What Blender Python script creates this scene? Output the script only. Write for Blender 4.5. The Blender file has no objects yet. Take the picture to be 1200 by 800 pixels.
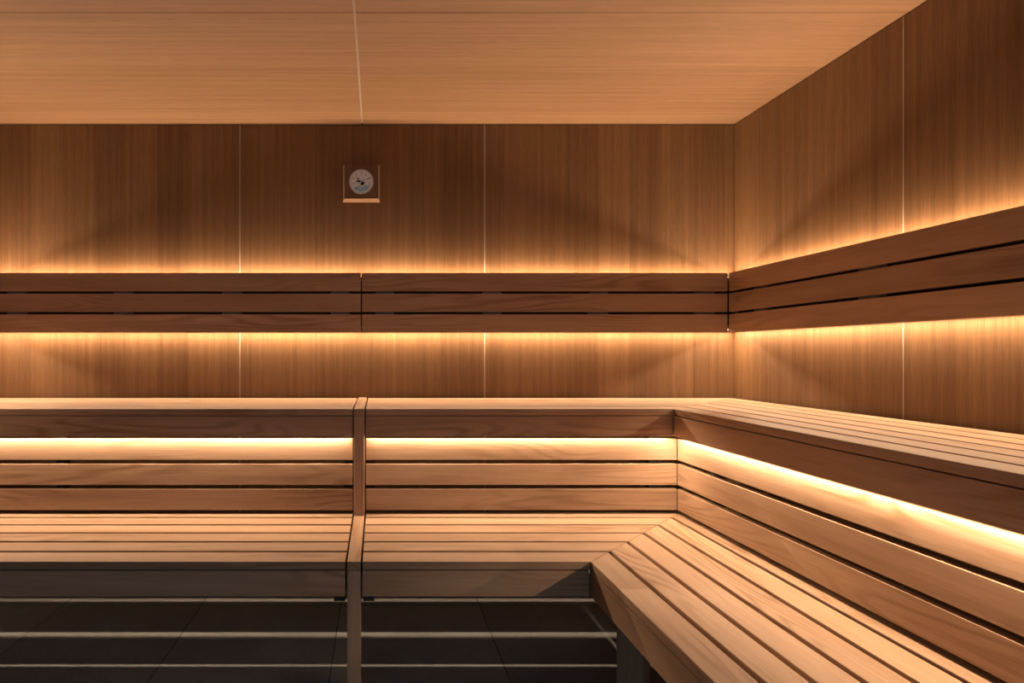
import bpy, bmesh, math
from mathutils import Vector

C = bpy.context.scene.collection
H = 1.10                      # camera height above the floor
D = 3.00                      # back wall
W = 1.812                     # right wall
WL = -1.965                   # left wall
YF = -0.40                    # front wall, glazed
ZC = H + 1.165                # ceiling
TH = 0.087                    # slat width
GP = 0.015                    # gap between slats
PI = math.pi

# ------------------------------------------------------------------ materials
def new_mat(name):
    m = bpy.data.materials.new(name); m.use_nodes = True
    nt = m.node_tree; nt.nodes.clear()
    out = nt.nodes.new('ShaderNodeOutputMaterial')
    b = nt.nodes.new('ShaderNodeBsdfPrincipled')
    nt.links.new(b.outputs[0], out.inputs[0])
    return m, nt, b

def math_node(nt, op, a, b=None, c=None):
    n = nt.nodes.new('ShaderNodeMath'); n.operation = op
    for i, v in enumerate((a, b, c)):
        if v is None: continue
        if isinstance(v, (int, float)): n.inputs[i].default_value = v
        else: nt.links.new(v, n.inputs[i])
    return n.outputs[0]

def mix_col(nt, fac, a, b, blend='MIX'):
    n = nt.nodes.new('ShaderNodeMix'); n.data_type = 'RGBA'; n.blend_type = blend
    for s, v in ((n.inputs[0], fac), (n.inputs[6], a), (n.inputs[7], b)):
        if isinstance(v, (int, float)): s.default_value = v
        elif isinstance(v, tuple): s.default_value = (*v, 1)
        else: nt.links.new(v, s)
    return n.outputs[2]

def noise(nt, vec, scale, detail=4, rough=.55, dist=0):
    n = nt.nodes.new('ShaderNodeTexNoise')
    n.inputs['Scale'].default_value = scale; n.inputs['Detail'].default_value = detail
    n.inputs['Roughness'].default_value = rough; n.inputs['Distortion'].default_value = dist
    nt.links.new(vec, n.inputs['Vector'])
    return n.outputs['Fac']

def scaled(nt, vec, s, off=None):
    n = nt.nodes.new('ShaderNodeMapping'); n.inputs['Scale'].default_value = s
    nt.links.new(vec, n.inputs['Vector'])
    if off is not None:
        a = nt.nodes.new('ShaderNodeVectorMath'); a.operation = 'ADD'
        nt.links.new(n.outputs[0], a.inputs[0]); nt.links.new(off, a.inputs[1])
        return a.outputs[0]
    return n.outputs[0]

def ramp(nt, fac, lo, hi, a=0., b=1.):
    n = nt.nodes.new('ShaderNodeMapRange')
    nt.links.new(fac, n.inputs[0])
    n.inputs[1].default_value = lo; n.inputs[2].default_value = hi
    n.inputs[3].default_value = a; n.inputs[4].default_value = b
    return n.outputs[0]

def solid_wood(name, axis, light, dark, rough=.5):
    """Planed board: grain runs along the axis, each board gets its own figure."""
    m, nt, b = new_mat(name)
    tc = nt.nodes.new('ShaderNodeTexCoord'); oi = nt.nodes.new('ShaderNodeObjectInfo')
    comb = nt.nodes.new('ShaderNodeCombineXYZ')
    for i, k in enumerate((37., 53., 71.)):
        nt.links.new(math_node(nt, 'MULTIPLY', oi.outputs['Random'], k), comb.inputs[i])
    off = comb.outputs[0]
    def s(along, across):
        v = [across] * 3; v[axis] = along; return tuple(v)
    # cathedral rings: a stretched noise field, contoured
    f = noise(nt, scaled(nt, tc.outputs['Object'], s(.55, 5.0), off), 1.6, 1.5, .4, .3)
    rings = math_node(nt, 'SINE', math_node(nt, 'MULTIPLY', f, 95.))
    rings = ramp(nt, rings, -.2, 1., 0, 1)
    rings = math_node(nt, 'MULTIPLY', rings, ramp(nt, noise(nt, scaled(nt, tc.outputs['Object'], s(.8, 3), off), 1.5, 2), .45, .62))
    fine = noise(nt, scaled(nt, tc.outputs['Object'], s(5, 190), off), 1.6, 4, .6)
    broad = noise(nt, scaled(nt, tc.outputs['Object'], s(.7, 9), off), 1.5, 3)
    fac = math_node(nt, 'ADD', math_node(nt, 'MULTIPLY', rings, .34),
          math_node(nt, 'ADD', math_node(nt, 'MULTIPLY', ramp(nt, fine, .3, .7), .26),
                    math_node(nt, 'MULTIPLY', ramp(nt, broad, .3, .7), .42)))
    col = mix_col(nt, fac, light, dark)
    tone = ramp(nt, oi.outputs['Random'], 0, 1, .90, 1.10)
    rgb = nt.nodes.new('ShaderNodeCombineColor')
    for i in range(3): nt.links.new(tone, rgb.inputs[i])
    col = mix_col(nt, 1.0, col, rgb.outputs[0], 'MULTIPLY')
    nt.links.new(col, b.inputs['Base Color'])
    b.inputs['Roughness'].default_value = rough
    b.inputs['Specular IOR Level'].default_value = .10
    bp = nt.nodes.new('ShaderNodeBump'); bp.inputs['Strength'].default_value = .06; bp.inputs['Distance'].default_value = .001
    nt.links.new(fine, bp.inputs['Height']); nt.links.new(bp.outputs[0], b.inputs['Normal'])
    return m

def veneer(name, axis, across, light, dark, leaf=.16, seed=0.):
    """Sliced veneer: tall fine streaks along the axis, book-laid leaves of slightly different tone."""
    m, nt, b = new_mat(name)
    tc = nt.nodes.new('ShaderNodeTexCoord')
    P = tc.outputs['Object']
    sep = nt.nodes.new('ShaderNodeSeparateXYZ'); nt.links.new(P, sep.inputs[0])
    lf = math_node(nt, 'FLOOR', math_node(nt, 'DIVIDE', math_node(nt, 'ADD', sep.outputs[across], 20 + seed), leaf))
    wn = nt.nodes.new('ShaderNodeTexWhiteNoise'); wn.noise_dimensions = '1D'
    nt.links.new(lf, wn.inputs['W'])
    comb = nt.nodes.new('ShaderNodeCombineXYZ')
    nt.links.new(math_node(nt, 'MULTIPLY', wn.outputs[0], 40.), comb.inputs[axis])
    def s(along, ac):
        v = [ac] * 3; v[axis] = along; return tuple(v)
    streak = noise(nt, scaled(nt, P, s(.55, 30), comb.outputs[0]), 1.5, 5, .6)
    fine = noise(nt, scaled(nt, P, s(9, 260), comb.outputs[0]), 1.5, 3, .6)
    fac = math_node(nt, 'ADD', math_node(nt, 'MULTIPLY', ramp(nt, streak, .28, .72), .40),
          math_node(nt, 'ADD', math_node(nt, 'MULTIPLY', ramp(nt, fine, .3, .7), .28),
                    math_node(nt, 'MULTIPLY', wn.outputs[0], .30)))
    col = mix_col(nt, fac, light, dark)
    nt.links.new(col, b.inputs['Base Color'])
    b.inputs['Roughness'].default_value = .55
    b.inputs['Specular IOR Level'].default_value = .25
    bp = nt.nodes.new('ShaderNodeBump'); bp.inputs['Strength'].default_value = .08; bp.inputs['Distance'].default_value = .001
    nt.links.new(fine, bp.inputs['Height']); nt.links.new(bp.outputs[0], b.inputs['Normal'])
    return m

def plain(name, col, rough=.6, metal=0., spec=.3):
    m, nt, b = new_mat(name)
    tc = nt.nodes.new('ShaderNodeTexCoord')
    n = noise(nt, tc.outputs['Object'], 30, 3)
    c = mix_col(nt, ramp(nt, n, .3, .7, 0, .25), col, tuple(x * .75 for x in col))
    nt.links.new(c, b.inputs['Base Color'])
    b.inputs['Roughness'].default_value = rough; b.inputs['Metallic'].default_value = metal
    b.inputs['Specular IOR Level'].default_value = spec
    return m

def lamp_mat(name, col, strength):
    m = bpy.data.materials.new(name); m.use_nodes = True
    nt = m.node_tree; nt.nodes.clear()
    out = nt.nodes.new('ShaderNodeOutputMaterial'); e = nt.nodes.new('ShaderNodeEmission')
    e.inputs[0].default_value = (*col, 1); e.inputs[1].default_value = strength
    nt.links.new(e.outputs[0], out.inputs[0])
    return m

BL, BD = (.48, .328, .222), (.20, .110, .056)
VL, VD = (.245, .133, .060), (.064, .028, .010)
WOOD = [solid_wood('bench wood grain along %s' % 'xyz'[i], i, BL, BD) for i in range(3)]
VEN_B = veneer('wall veneer back', 2, 0, VL, VD)
VEN_R = veneer('wall veneer side', 2, 1, VL, VD, seed=.07)
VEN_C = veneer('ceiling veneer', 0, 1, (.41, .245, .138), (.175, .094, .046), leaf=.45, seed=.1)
DARKWOOD = plain('stained batten', (.035, .030, .027), .7)
SPLINE = plain('pale joint spline', (.40, .33, .27), .6)
CLIP = plain('grey batten', (.20, .20, .20), .6)
BLACK = plain('black backing', (.012, .010, .009), .8)
METAL = plain('aluminium profile', (.55, .54, .52), .4, .8)
LEDC = (1.0, .70, .45)
GLOW = lamp_mat('glowing diffuser', LEDC, 12)
P_UP, P_DN, P_BN = 8.6, 10.6, 7.2       # watts per metre of strip
S_UP, S_DN, S_BN = 180, 180, 180       # beam spread, degrees

# slate floor tiles
def slate():
    m, nt, b = new_mat('slate tiles')
    tc = nt.nodes.new('ShaderNodeTexCoord'); P = tc.outputs['Object']
    br = nt.nodes.new('ShaderNodeTexBrick')
    br.offset = 0; br.inputs['Scale'].default_value = 1
    br.inputs['Brick Width'].default_value = .607; br.inputs['Row Height'].default_value = .607
    br.inputs['Mortar Size'].default_value = .0025; br.inputs['Mortar Smooth'].default_value = .1
    br.inputs['Bias'].default_value = 0
    br.inputs['Color1'].default_value = (.21, .222, .222, 1); br.inputs['Color2'].default_value = (.275, .29, .29, 1)
    br.inputs['Mortar'].default_value = (.05, .048, .043, 1)
    mp = nt.nodes.new('ShaderNodeMapping'); mp.inputs['Location'].default_value = (.163 + .607 * 4, .607 * 4 - .15, 0)
    nt.links.new(P, mp.inputs[0]); nt.links.new(mp.outputs[0], br.inputs['Vector'])
    n = noise(nt, scaled(nt, P, (1, 1, 1)), 5, 6, .65, .6)
    n2 = noise(nt, scaled(nt, P, (1, 1, 1)), 60, 4, .6)
    c = mix_col(nt, ramp(nt, n, .3, .7, 0, .6), br.outputs['Color'], (.17, .17, .165))
    c = mix_col(nt, ramp(nt, n2, .4, .8, 0, .3), c, (.35, .34, .33))
    nt.links.new(c, b.inputs['Base Color'])
    b.inputs['Roughness'].default_value = .9
    b.inputs['Specular IOR Level'].default_value = .04
    bp = nt.nodes.new('ShaderNodeBump'); bp.inputs['Strength'].default_value = .25; bp.inputs['Distance'].default_value = .003
    nt.links.new(math_node(nt, 'ADD', n, math_node(nt, 'MULTIPLY', n2, .3)), bp.inputs['Height'])
    nt.links.new(bp.outputs[0], b.inputs['Normal'])
    return m
SLATE = slate()

# ------------------------------------------------------------------ mesh helpers
def add_prism(bm, poly, z0, z1, bev=0.):
    """poly: list of (x, y) counter-clockwise, extruded from z0 to z1, edges eased."""
    lo = [bm.verts.new((x, y, z0)) for x, y in poly]
    hi = [bm.verts.new((x, y, z1)) for x, y in poly]
    n = len(poly)
    fs = [bm.faces.new(hi), bm.faces.new(lo[::-1])]
    for i in range(n):
        j = (i + 1) % n
        fs.append(bm.faces.new((lo[i], lo[j], hi[j], hi[i])))
    bmesh.ops.recalc_face_normals(bm, faces=fs)
    if bev:
        es = {e for f in fs for e in f.edges}
        bmesh.ops.bevel(bm, geom=list(es), offset=bev, segments=2, profile=.5, affect='EDGES')

def add_box(bm, x0, x1, y0, y1, z0, z1, bev=0.):
    add_prism(bm, [(x0, y0), (x1, y0), (x1, y1), (x0, y1)], z0, z1, bev)

def add_profile(bm, pts, axis, a, b, bev=0.):
    """section polygon swept straight along an axis. pts are (other axis, z)."""
    def v(t, p): return (t, p[0], p[1]) if axis == 0 else (p[0], t, p[1])
    A = [bm.verts.new(v(a, p)) for p in pts]; B = [bm.verts.new(v(b, p)) for p in pts]
    n = len(pts); fs = [bm.faces.new(A), bm.faces.new(B[::-1])]
    for i in range(n):
        j = (i + 1) % n
        fs.append(bm.faces.new((A[i], B[i], B[j], A[j])))
    bmesh.ops.recalc_face_normals(bm, faces=fs)
    if bev:
        es = {e for f in fs for e in f.edges}
        bmesh.ops.bevel(bm, geom=list(es), offset=bev, segments=2, profile=.5, affect='EDGES')

def add_cyl(bm, c, axis, r, l, seg=48, r2=None):
    import mathutils
    M = mathutils.Matrix.Translation(c)
    if axis == 1: M = M @ mathutils.Matrix.Rotation(PI / 2, 4, 'X')
    bmesh.ops.create_cone(bm, cap_ends=True, segments=seg, radius1=r, radius2=r if r2 is None else r2, depth=l, matrix=M)

def obj(name, bm, mat, parent=None, origin=(0, 0, 0)):
    me = bpy.data.meshes.new(name)
    base = Vector(origin)
    if parent is not None: base = Vector(parent['_o'])
    for v in bm.verts: v.co -= base
    bm.to_mesh(me); bm.free()
    me.materials.append(mat)
    o = bpy.data.objects.new(name, me); C.objects.link(o)
    if parent is not None: o.parent = parent
    else: o.location = base
    o['_o'] = tuple(base)
    return o

def thing(name, label, cat, loc, group=None):
    o = bpy.data.objects.new(name, None); C.objects.link(o)
    o.empty_display_size = .1
    o.location = loc; o['_o'] = tuple(loc)
    o['label'] = label; o['category'] = cat
    if group: o['group'] = group
    return o

def struct(name, bm, mat):
    o = obj(name, bm, mat); o['kind'] = 'structure'; return o

# ------------------------------------------------------------------ the room
bm = bmesh.new(); add_box(bm, WL - .3, W + .3, YF - .3, D + .3, -.1, 0); struct('floor', bm, SLATE)

T = .018                                   # veneer board thickness
J = .0028                                  # half joint
XJ = [-1.945, -.701, .543]                 # joints on the back wall
def wall_back():
    xs = [WL - .02] + XJ[1:] + [W + .03]
    bm = bmesh.new()
    for a, b in zip(xs[:-1], xs[1:]):
        add_box(bm, a + (J if a != xs[0] else 0), b - (J if b != xs[-1] else 0), D, D + T, 0, ZC - .004, .0006)
    add_box(bm, WL - .2, W + .2, D + T + .001, D + .15, 0, ZC + .1)
    return bm
struct('wall_back', wall_back(), VEN_B)
def wall_side(x, s, joints):
    ys = [YF - .05] + joints + [D - .0015]
    bm = bmesh.new()
    for a, b in zip(ys[:-1], ys[1:]):
        a2 = a + (J if a != ys[0] else 0); b2 = b - (J if b != ys[-1] else 0)
        add_box(bm, *sorted((x, x + s * T)), a2, b2, 0, ZC - .004, .0006)
    add_box(bm, *sorted((x + s * (T + .001), x + s * .15)), YF - .05, D + .15, 0, ZC + .1)
    return bm
struct('wall_right', wall_side(W, 1, [2.038 - 1.244, 2.038]), VEN_R)
struct('wall_left', wall_side(WL, -1, [2.038 - 1.244, 2.038]), VEN_R)

# pale splines set in the wall joints
n = 1
for x in XJ[1:]:
    bm = bmesh.new(); add_box(bm, x - J + .0004, x + J - .0004, D + .0008, D + T + .002, 0, ZC - .004)
    struct('trim_%d' % n, bm, SPLINE); n += 1
for x, s in ((W, 1), (WL, -1)):
    for y in (2.038 - 1.244, 2.038):
        bm = bmesh.new(); add_box(bm, *sorted((x + s * .0008, x + s * (T + .002))), y - J + .0004, y + J - .0004, 0, ZC - .004)
        struct('trim_%d' % n, bm, SPLINE); n += 1

# ceiling panels, a pale spline across the room, hairline joints along it
XC = -.0795
def ceiling():
    bm = bmesh.new()
    for a, b in ((WL - .02, XC - .0042), (XC + .0042, W + .02)):
        ys = [YF - .05, 2.021 - 1.24, 2.021, D + .02]
        for c, d in zip(ys[:-1], ys[1:]):
            add_box(bm, a, b, c + .001, d - .001, ZC, ZC + T, .0008)
    add_box(bm, WL - .2, W + .2, YF - .1, D + .2, ZC + T + .001, ZC + .12)
    return bm
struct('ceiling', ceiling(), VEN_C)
bm = bmesh.new(); add_box(bm, XC - .0038, XC + .0038, YF - .05, D - .006, ZC + .0008, ZC + T + .003); struct('trim_%d' % n, bm, SPLINE)

# front wall behind the camera: solid plinth, posts and a broad pane of glass to the lobby
bm = bmesh.new()
add_box(bm, WL - .1, W + .1, YF - .06, YF, 0, .04)
add_box(bm, WL - .1, WL + .25, YF - .06, YF, .04, ZC + .1)
add_box(bm, W - .25, W + .1, YF - .06, YF, .04, ZC + .1)
add_box(bm, WL + .25, W - .25, YF - .06, YF, ZC - .05, ZC + .1)
struct('wall_front', bm, VEN_B)
gm, gnt, gb = new_mat('clear glass')
gnt.nodes.remove(gb)
tr = gnt.nodes.new('ShaderNodeBsdfTransparent'); gl = gnt.nodes.new('ShaderNodeBsdfGlossy'); mx = gnt.nodes.new('ShaderNodeMixShader')
gl.inputs['Roughness'].default_value = .02; tr.inputs[0].default_value = (.93, .96, .96, 1); mx.inputs[0].default_value = .05
out = [x for x in gnt.nodes if x.type == 'OUTPUT_MATERIAL'][0]
gnt.links.new(tr.outputs[0], mx.inputs[1]); gnt.links.new(gl.outputs[0], mx.inputs[2]); gnt.links.new(mx.outputs[0], out.inputs[0])
bm = bmesh.new(); add_box(bm, WL + .252, W - .252, YF - .036, YF - .026, .042, ZC - .052); struct('window_1', bm, gm)

# ------------------------------------------------------------------ light strips
def add_strip_faces(bm, axis, a, b, c, half, z, down):
    n = max(1, int(abs(b - a) / .12))
    prev = None
    for i in range(n + 1):
        t = a + (b - a) * i / n
        if axis == 0: p = [bm.verts.new((t, c - half, z)), bm.verts.new((t, c + half, z))]
        else: p = [bm.verts.new((c + half, t, z)), bm.verts.new((c - half, t, z))]
        if prev:
            f = bm.faces.new((prev[0], p[0], p[1], prev[1]))
            if down: f.normal_flip()
        prev = p

def light_strip(parent, axis, a, b, c, half, z, down, mat, tilt=0.):
    """aluminium channel with a glowing diffuser; c = position across, z = diffuser height."""
    s = -1 if down else 1
    bm = bmesh.new()
    w = half + .0015
    zz = sorted((z - s * .0005, z - s * .007)); lip = sorted((z - s * .007, z + s * .0008))
    if axis == 0:
        add_box(bm, a, b, c - w, c + w, *zz)
        add_box(bm, a, b, c - w - .001, c - w, *lip); add_box(bm, a, b, c + w, c + w + .001, *lip)
    else:
        add_box(bm, c - w, c + w, a, b, *zz)
        add_box(bm, c - w - .001, c - w, a, b, *lip); add_box(bm, c + w, c + w + .001, a, b, *lip)
    o = obj('light_strip', bm, METAL, parent)
    bm = bmesh.new(); add_strip_faces(bm, axis, a, b, c, half, z, down)
    me = obj('diffuser', bm, GLOW, parent)
    me.parent = o; me['label'] = 'glowing warm white diffuser'
    pw, spread = mat
    k = max(1, round(abs(b - a) / .6)); step = (b - a) / k
    for i in range(k):
        la = bpy.data.lights.new('strip_lamp', 'AREA'); la.shape = 'RECTANGLE'
        la.size = abs(step) - .0005; la.size_y = 2 * half
        la.color = LEDC; la.energy = pw * abs(step); la.spread = math.radians(spread)
        lo = bpy.data.objects.new('strip_lamp', la); C.objects.link(lo)
        m_ = a + step * (i + .5)
        p = Vector((m_, c, z + s * .0006)) if axis == 0 else Vector((c, m_, z + s * .0006))
        lo.parent = o; lo.location = p - Vector(parent['_o'])
        lo.rotation_euler = (-math.radians(tilt) if down else PI + math.radians(tilt), 0, 0 if axis == 0 else (-PI / 2 if c > 0 else PI / 2))
    return o

# ------------------------------------------------------------------ wall backrests
E_ = .0723                               # face of the backrest from the wall
ST = .022                                # slat thickness
ZB, ZT = H + .1032, H + .3986
YR = .62                                 # where the right-hand furniture stops
GW = 'slatted backrests on the walls'
def wall_backrest(label, axis, face, s, a, b, battens, led_a, led_b, ext=(-.002, -.002)):
    """axis 0 runs along x. face = coordinate of the visible face, s = direction to the wall."""
    loc = ((a + b) / 2, face + s * .04, ZB) if axis == 0 else (face + s * .04, (a + b) / 2, ZB)
    t = thing('mounted_slat_panel', label, 'backrest', loc, GW)
    def bx(c0, c1, d0, d1, z0, z1, bev=0.):
        bm = bmesh.new()
        d0, d1 = sorted((d0, d1))
        if axis == 0: add_box(bm, c0, c1, d0, d1, z0, z1, bev)
        else: add_box(bm, d0, d1, c0, c1, z0, z1, bev)
        return bm
    GPW = .012; hs = (ZT - ZB - 2 * GPW) / 3
    for k in range(3):
        z = ZB + k * (hs + GPW)
        obj('slat', bx(a, b, face, face + s * ST, z, z + hs, .0015), WOOD[axis], t)
    for c in battens:
        obj('batten', bx(c - .046, c + .046, face + s * (ST + .0002), face + s * (E_ - .0002), ZB + .035, ZT - .035), CLIP, t)
    for c0, c1 in ((a - ext[0], b + ext[1]),):  # ends stretched past the slats to stop strip light leaking through the joints
        o = obj('back_panel', bx(c0, c1, face + s * (ST + .0265), face + s * (ST + .0305), ZB + .034, ZT - .034), BLACK, t)
        o['label'] = 'dark board closing the gaps between slats'
    light_strip(t, axis, led_a, led_b, face + s * (E_ - .026), .004, ZT - .014, False, (P_UP, S_UP), 20)
    light_strip(t, axis, led_a, led_b, face + s * (E_ - .026), .004, ZB + .014, True, (P_DN, S_DN), 20)
    return t
# the battens carry the strips at each end of the panel, so keep the board behind them thin
FB = D - E_
def uX(u, Y): return (u - 442.77) * Y / 692.13
JX = -.0815
wall_backrest('dark slatted backrest on the back wall, left section beside the narrow vertical gap', 0, FB, 1,
              WL + E_ + .005, JX - .003, [uX(u, FB + .02) for u in (19, 144, 271, 398.5)], WL + .02, JX - .008, (.06, .0026))
wall_backrest('dark slatted backrest on the back wall below right of the thermometer', 0, FB, 1,
              JX + .003, W - E_ - .006, [uX(u, FB + .02) for u in (451, 577, 702, 827)], JX + .008, W - .02, (.0026, .06))
wall_backrest('slatted backrest running along the right-hand wall', 1, W - E_, 1,
              YR, D - E_, [2.72, 2.12, 1.52, .92], YR + .02, D - .09)
wall_backrest('short slatted backrest on the left-hand wall at the end of the upper bench', 1, WL + E_, -1,
              D - .95, D - E_, [2.72, 2.25], D - .93, D - .09)

# ------------------------------------------------------------------ benches
PX0, PX1 = -.0965, -.0545                # divider frame between the bench sections
def bench(name, label, side, depth, n, z, zf, group, x0=None, x1=None, y0=None, rear=0.006, lip=None, th=TH, label_f=None):
    """side 'back': slats along x from x0 to x1 (x1 None = mitred into the side bench).
       side 'right': slats along y from y0 to the mitre."""
    fr = D - depth if side == 'back' else W - depth
    if side == 'back':
        loc = ((x0 + (x1 if x1 is not None else W - depth)) / 2, D - depth / 2, z - .03)
    else:
        loc = (W - depth / 2, (y0 + D - depth) / 2, z - .03)
    t = thing(name, label, 'bench', loc, group)
    m = .0012
    g = depth; rows = []
    for k in range(n):
        w = .0885 if k == 0 else th
        rows.append((g, max(g - w, rear))); g -= w + (GP if k else GP)
        if g < rear + .01: break
    for ga, gb in rows:
        bm = bmesh.new()
        if side == 'back':
            if x1 is None: poly = [(x0, D - ga), (W - ga - m, D - ga), (W - gb - m, D - gb), (x0, D - gb)]
            else: poly = [(x0, D - ga), (x1, D - ga), (x1, D - gb), (x0, D - gb)]
        else:
            poly = [(W - ga, y0), (W - gb, y0), (W - gb, D - gb - m), (W - ga, D - ga - m)]
        add_prism(bm, poly, z - .026, z, .0022)
        obj('slat', bm, WOOD[0 if side == 'back' else 1], t)
    # front board, with a rebate at the back of its foot where a strip is carried
    zt = z - .029
    bm = bmesh.new()
    if lip: sec = [(0, zf), (lip, zf), (lip, zf + .026), (.024, zf + .026), (.024, zt), (0, zt)]
    else: sec = [(0, zf), (.024, zf), (.024, zt), (0, zt)]
    if side == 'back':
        e = x1 if x1 is not None else W - depth - .006
        add_profile(bm, [(fr + p, q) for p, q in sec], 0, x0, e, .0012)
    else:
        add_profile(bm, [(fr + p, q) for p, q in sec], 1, y0, D - depth + .012, .0012)
    obj('front_board', bm, WOOD[0 if side == 'back' else 1], t)
    return t, rows, fr

DU, DL = .6163, 1.1411
ZU, ZL = H - .2246, H - .6556
ZFU, ZFL = H - .3355, H - .7654
DB = .590                                # face of the lower backrests
BB = H - .6396
GU, GL = 'slatted upper benches', 'slatted lower benches'
UXL, UXR = PX0 - .006, PX1 + .006

def bearers(t, side, at, c0, c1, z, w=.036, h=.045, mat=None):
    for a in at:
        bm = bmesh.new()
        if side == 'back': add_box(bm, a - w / 2, a + w / 2, c0, c1, z - .026 - h, z - .026)
        else: add_box(bm, c0, c1, a - w / 2, a + w / 2, z - .026 - h, z - .026)
        obj('bearer', bm, mat or WOOD[2], t)

ul, _, _ = bench('upper_bench', 'upper bench of pale slats against the back wall, left of the stepped divider', 'back', DU, 6, ZU, ZFU, GU, x0=WL + .004, x1=UXL, lip=.009, th=.084)
um, _, _ = bench('upper_bench', 'upper bench of pale slats against the back wall, between stepped divider and corner', 'back', DU, 6, ZU, ZFU, GU, x0=UXR, lip=.009, th=.084)
ur, _, _ = bench('upper_bench', 'upper bench of pale slats running along the right-hand wall', 'right', DU, 6, ZU, ZFU, GU, y0=YR, lip=.009, th=.084)
bearers(ul, 'back', (-1.90, -1.33, -.70, -.14), D - DU + .0245, D - .0005, ZU)
bearers(um, 'back', (-.028, .60, 1.13), D - DU + .0245, D - .0005, ZU)
bearers(ur, 'right', (YR + .04, 1.2, 1.9), W - DU + .0245, W - .0005, ZU)
# warm strips tucked in the rebate under the upper benches
cb = D - DU + .0155; cr = W - DU + .0155
zs = ZFU + .0030
light_strip(ul, 0, WL + .03, UXL - .012, cb, .0035, zs, True, (P_BN, S_BN), 18)
light_strip(um, 0, UXR + .012, W - DU - .015, cb, .0035, zs, True, (P_BN, S_BN), 18)
light_strip(ur, 1, YR + .03, D - DU - .012, cr, .0035, zs, True, (P_BN, S_BN), 18)
bm = bmesh.new(); x = uX(568.5, cb); add_box(bm, x - .004, x + .004, D - DU - .0012, D - DU + .004, ZFU - .002, ZFU + .005, .001)
o = obj('cable_clip', bm, SPLINE, um); o['label'] = 'tiny pale clip at the foot of the front board'

LR = DB - .03                            # lower slats run a little under the backrest
ll, _, _ = bench('lower_bench', 'lower bench of warm slats in front of the back wall, left of the divider post', 'back', DL, 6, ZL, ZFL, GL, x0=WL + .004, x1=UXL, rear=LR)
lm, _, _ = bench('lower_bench', 'lower bench of warm slats in front of the back wall, right of the divider post', 'back', DL, 6, ZL, ZFL, GL, x0=UXR, rear=LR)
lr, _, _ = bench('lower_bench', 'lower bench of broad warm slats coming towards the viewer on the right', 'right', DL, 6, ZL, ZFL, GL, y0=YR, rear=LR)
bearers(ll, 'back', (-1.90, -.122), D - DL + .0245, D - DB - .012, ZL, h=.108, mat=DARKWOOD)
bearers(lm, 'back', (-.029,), D - DL + .0245, D - DB - .012, ZL, h=.108, mat=DARKWOOD)
bearers(lr, 'right', (YR + .04,), W - DL + .0245, W - DB - .012, ZL)

bm = bmesh.new(); q = math.sqrt(.5) * .034; ax, ay, bx_, by_ = W - DL + .058, D - DL + .058, W - DB - .03, D - DB - .03
add_prism(bm, [(ax + q, ay - q), (bx_ + q, by_ - q), (bx_ - q, by_ + q), (ax - q, ay + q)], ZL - .13, ZL - .0262)
obj('bearer', bm, WOOD[2], lr)  # unseen beam under the mitre, added and deepened to block stray strip light
# diagonal leg under the mitre of the corner
def diag_leg():
    bm = bmesh.new()
    cx, cy = .795, 1.865                  # front face centre
    a = (math.sqrt(.5), -math.sqrt(.5)); b = (math.sqrt(.5), math.sqrt(.5))
    w, d = .042, .055
    poly = [(cx - a[0] * w, cy - a[1] * w), (cx + a[0] * w, cy + a[1] * w),
            (cx + a[0] * w + b[0] * d, cy + a[1] * w + b[1] * d), (cx - a[0] * w + b[0] * d, cy - a[1] * w + b[1] * d)]
    add_prism(bm, poly, .0, ZL - .1305, .002)
    return bm
o = obj('leg', diag_leg(), WOOD[2], lr)
for y, x in ((YR + .04, W - DL + .10),):
    bm = bmesh.new(); add_box(bm, x, x + .06, y - .03, y + .03, 0, ZL - .071, .002); obj('leg', bm, WOOD[2], lr)
bm = bmesh.new(); add_box(bm, -1.93, -1.87, D - DL + .10, D - DL + .16, 0, ZL - .071, .002); obj('leg', bm, WOOD[2], ll)

# backrests between lower and upper benches
GBR = 'slatted backrests below the upper benches'
def bench_backrest(label, axis, face, a, b, battens):
    loc = ((a + b) / 2, face + .03, BB) if axis == 0 else (face + .03, (a + b) / 2, BB)
    t = thing('slatted_bench_panel', label, 'backrest', loc, GBR)
    def bx(c0, c1, d0, d1, z0, z1, bev=0.):
        bm = bmesh.new()
        if axis == 0: add_box(bm, c0, c1, d0, d1, z0, z1, bev)
        else: add_box(bm, d0, d1, c0, c1, z0, z1, bev)
        return bm
    for k in range(3):
        z = BB + k * (TH + GP)
        obj('slat', bx(a, b, face, face + ST, z, z + TH, .0022), WOOD[axis], t)
    for c, zb in battens:
        obj('batten', bx(c - .019, c + .019, face + ST + .0002, face + ST + .040, zb, ZU - .073), DARKWOOD, t)
    return t
FL = D - DB
bench_backrest('three slat backrest above the lower bench, left of the divider', 0, FL, WL + .004, UXL + .0005,
               [(uX(408, FL), BB + .01), (uX(68, FL), BB + .01)])
bench_backrest('three slat backrest above the lower bench, between divider and corner', 0, FL, UXR - .0005, W - DB - .001,
               [(uX(434, FL), BB + .01), (uX(769, FL), BB + .01)])
bench_backrest('three slat backrest above the lower bench along the right side', 1, W - DB, YR, FL,
               [(2.2, BB + .01), (1.1, BB + .01)])

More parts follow.
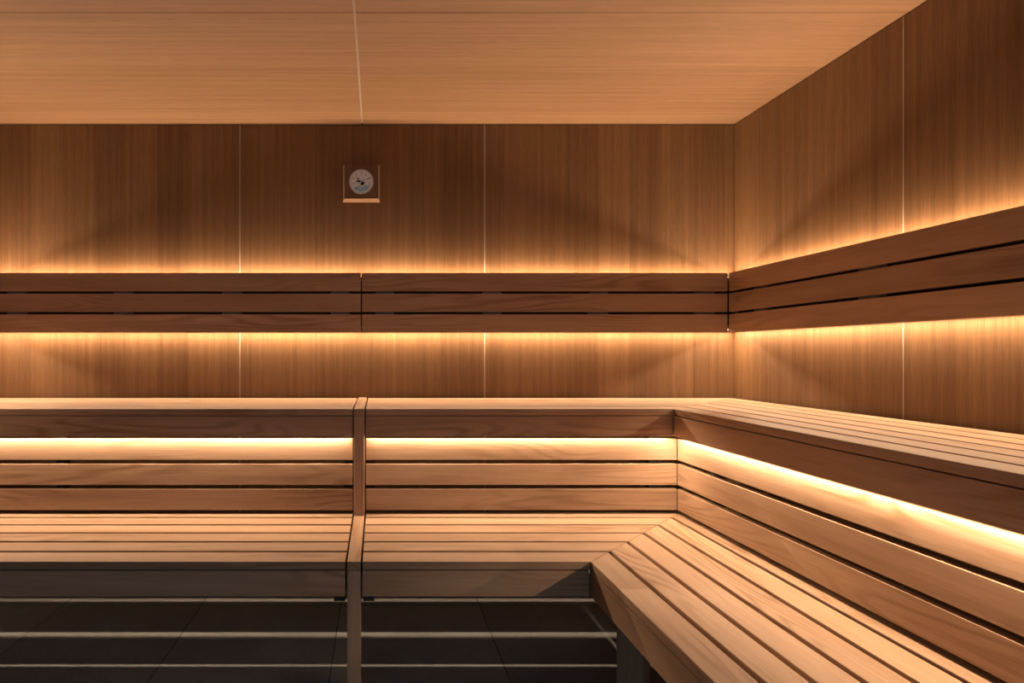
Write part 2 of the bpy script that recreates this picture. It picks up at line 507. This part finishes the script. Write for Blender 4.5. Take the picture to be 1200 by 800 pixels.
# stepped divider frame between the left and right bench sections
t = thing('bench_divider', 'stepped wooden divider with a tall post between the left and middle benches', 'divider', ((PX0 + PX1) / 2, D - DL, 0))
yf = D - DL - .003
def dv(name, y0, y1, z0, z1, ax):
    bm = bmesh.new(); add_box(bm, PX0, PX1, y0, y1, z0, z1, .0015); obj(name, bm, WOOD[ax], t)
yu = D - DU - .003
dv('post', yf, yf + .085, 0, ZL - .028, 2)
dv('seat_rail', yf, yu + .060, ZL - .027, ZL + .001, 1)
dv('side_rail', yf + .086, D - DB + .06, ZL - .12, ZL - .028, 1)
dv('riser', yu, yu + .060, ZL + .002, ZU - .028, 2)
dv('top_rail', yu, D - .001, ZU - .027, ZU + .001, 1)
dv('side_rail', yu + .061, D - .001, ZU - .11, ZU - .028, 1)

# ------------------------------------------------------------------ thermometer
def thermometer():
    x, z = uX(423.7, 3.0), H + (413.87 - 215.6) * 3.0 / 692.13
    t = thing('wall_thermometer', 'square wooden thermometer with a round white dial on the back wall', 'thermometer', (x, D - .02, z))
    hb, hf, d = .0935, .0845, .040
    bm = bmesh.new()
    B = [bm.verts.new((x + sx * hb, D - .0003, z + sz * hb)) for sx, sz in ((-1, -1), (1, -1), (1, 1), (-1, 1))]
    M = [bm.verts.new((x + sx * hb, D - .012, z + sz * hb)) for sx, sz in ((-1, -1), (1, -1), (1, 1), (-1, 1))]
    F = [bm.verts.new((x + sx * hf, D - d, z + sz * hf)) for sx, sz in ((-1, -1), (1, -1), (1, 1), (-1, 1))]
    fs = [bm.faces.new(B[::-1]), bm.faces.new(F)]
    for i in range(4):
        j = (i + 1) % 4
        fs += [bm.faces.new((B[i], B[j], M[j], M[i])), bm.faces.new((M[i], M[j], F[j], F[i]))]
    bmesh.ops.recalc_face_normals(bm, faces=fs)
    obj('case', bm, THW, t)
    R = .0605
    yf = D - d
    bm = bmesh.new(); add_cyl(bm, (x, yf - .0025, z), 1, R, .005, 64); dial = obj('dial', bm, DIAL, t); dial['label'] = 'round white dial'
    bm = bmesh.new()
    add_ring(bm, x, z, yf - .0062, R + .001, R - .0025, .006)
    obj('bezel', bm, METAL, t)
    # scale marks
    bm = bmesh.new()
    def bar(ang, r0, r1, w, y):
        c, s = math.cos(ang), math.sin(ang)
        p = [(r0, -w), (r1, -w), (r1, w), (r0, w)]
        vs = [bm.verts.new((x + c * a - s * b, y, z + s * a + c * b)) for a, b in p]
        vs2 = [bm.verts.new((v.co.x, y - .0004, v.co.z)) for v in vs]
        bm.faces.new(vs2[::-1]); bm.faces.new(vs)
        for i in range(4): bm.faces.new((vs[i], vs[(i + 1) % 4], vs2[(i + 1) % 4], vs2[i]))
    y = yf - .0051
    for k in range(33):
        a = math.radians(-50 + 280 * k / 32.)
        if k % 4 == 0: bar(a, .050, .057, .0007, y)
        else: bar(a, .053, .057, .0004, y)
    for k in range(9):
        a = math.radians(-50 + 280 * k / 8.)
        bar(a, .038, .045, .0016, y)
    bmesh.ops.recalc_face_normals(bm, faces=bm.faces)
    o = obj('scale', bm, INK, dial)
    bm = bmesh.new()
    # pale blue patch on the lower part of the dial
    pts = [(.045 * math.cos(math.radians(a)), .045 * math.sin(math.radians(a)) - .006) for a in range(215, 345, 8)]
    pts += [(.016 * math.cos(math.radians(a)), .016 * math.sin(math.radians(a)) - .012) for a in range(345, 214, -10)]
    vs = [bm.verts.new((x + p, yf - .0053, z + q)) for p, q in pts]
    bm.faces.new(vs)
    o = obj('blue_patch', bm, BLUE, dial)
    bm = bmesh.new()
    bar(math.radians(23), -.012, .050, .0008, yf - .0085)
    obj('needle', bm, INK, dial)
    bm = bmesh.new()
    for a, r0, r1, w in ((178, .004, .024, .0042), (140, .014, .027, .003), (-62, .004, .020, .0050), (-30, .008, .019, .0035), (-88, .010, .020, .003)):
        bar(math.radians(a), r0, r1, w, yf - .0075)
    o = obj('pointer', bm, INK, dial)
    bm = bmesh.new(); add_cyl(bm, (x, yf - .0075, z), 1, .005, .005, 24); obj('hub', bm, METAL, dial)
def add_ring(bm, x, z, y, ro, ri, d, n=64):
    vs = []
    for i in range(n):
        a = 2 * PI * i / n; c, s = math.cos(a), math.sin(a)
        vs.append([bm.verts.new((x + c * r, yy, z + s * r)) for r, yy in ((ro, y + d), (ro, y), (ri, y), (ri, y + d))])
    for i in range(n):
        p, q = vs[i], vs[(i + 1) % n]
        for k in range(4):
            bm.faces.new((p[k], q[k], q[(k + 1) % 4], p[(k + 1) % 4]))
    bmesh.ops.recalc_face_normals(bm, faces=bm.faces)
THW = solid_wood('thermometer case wood', 2, (.20, .125, .08), (.12, .07, .04))
DIAL = plain('white dial', (.80, .92, 1.0), .3, 0, .5)
BLUE = plain('pale blue patch', (.36, .70, .90), .4)
INK = plain('black ink', (.01, .01, .012), .5)
thermometer()

# ------------------------------------------------------------------ light, world, camera
sc = bpy.context.scene
w = bpy.data.worlds.new('lobby daylight'); sc.world = w; w.use_nodes = True
bg = w.node_tree.nodes['Background']
bg.inputs[0].default_value = (.60, .91, 1.22, 1); bg.inputs[1].default_value = .33

cam = bpy.data.cameras.new('camera'); co = bpy.data.objects.new('camera', cam); C.objects.link(co)
cam.sensor_width = 36; cam.sensor_fit = 'HORIZONTAL'
cam.lens = 692.13 / 1200 * 36
cam.shift_x = (600 - 442.77) / 1200; cam.shift_y = (413.87 - 400) / 1200
cam.clip_start = .02
co.location = (0, 0, H); co.rotation_euler = (PI / 2, 0, 0)
sc.camera = co

for o in list(C.objects):
    if '_o' in o: del o['_o']

sc.cycles.max_bounces = 10; sc.cycles.diffuse_bounces = 8
sc.cycles.use_light_tree = True
sc.cycles.sample_clamp_indirect = 8
sc.view_settings.view_transform = 'Standard'; sc.view_settings.look = 'None'
sc.view_settings.exposure = 0; sc.view_settings.gamma = 1; sc.view_settings.use_curve_mapping = False
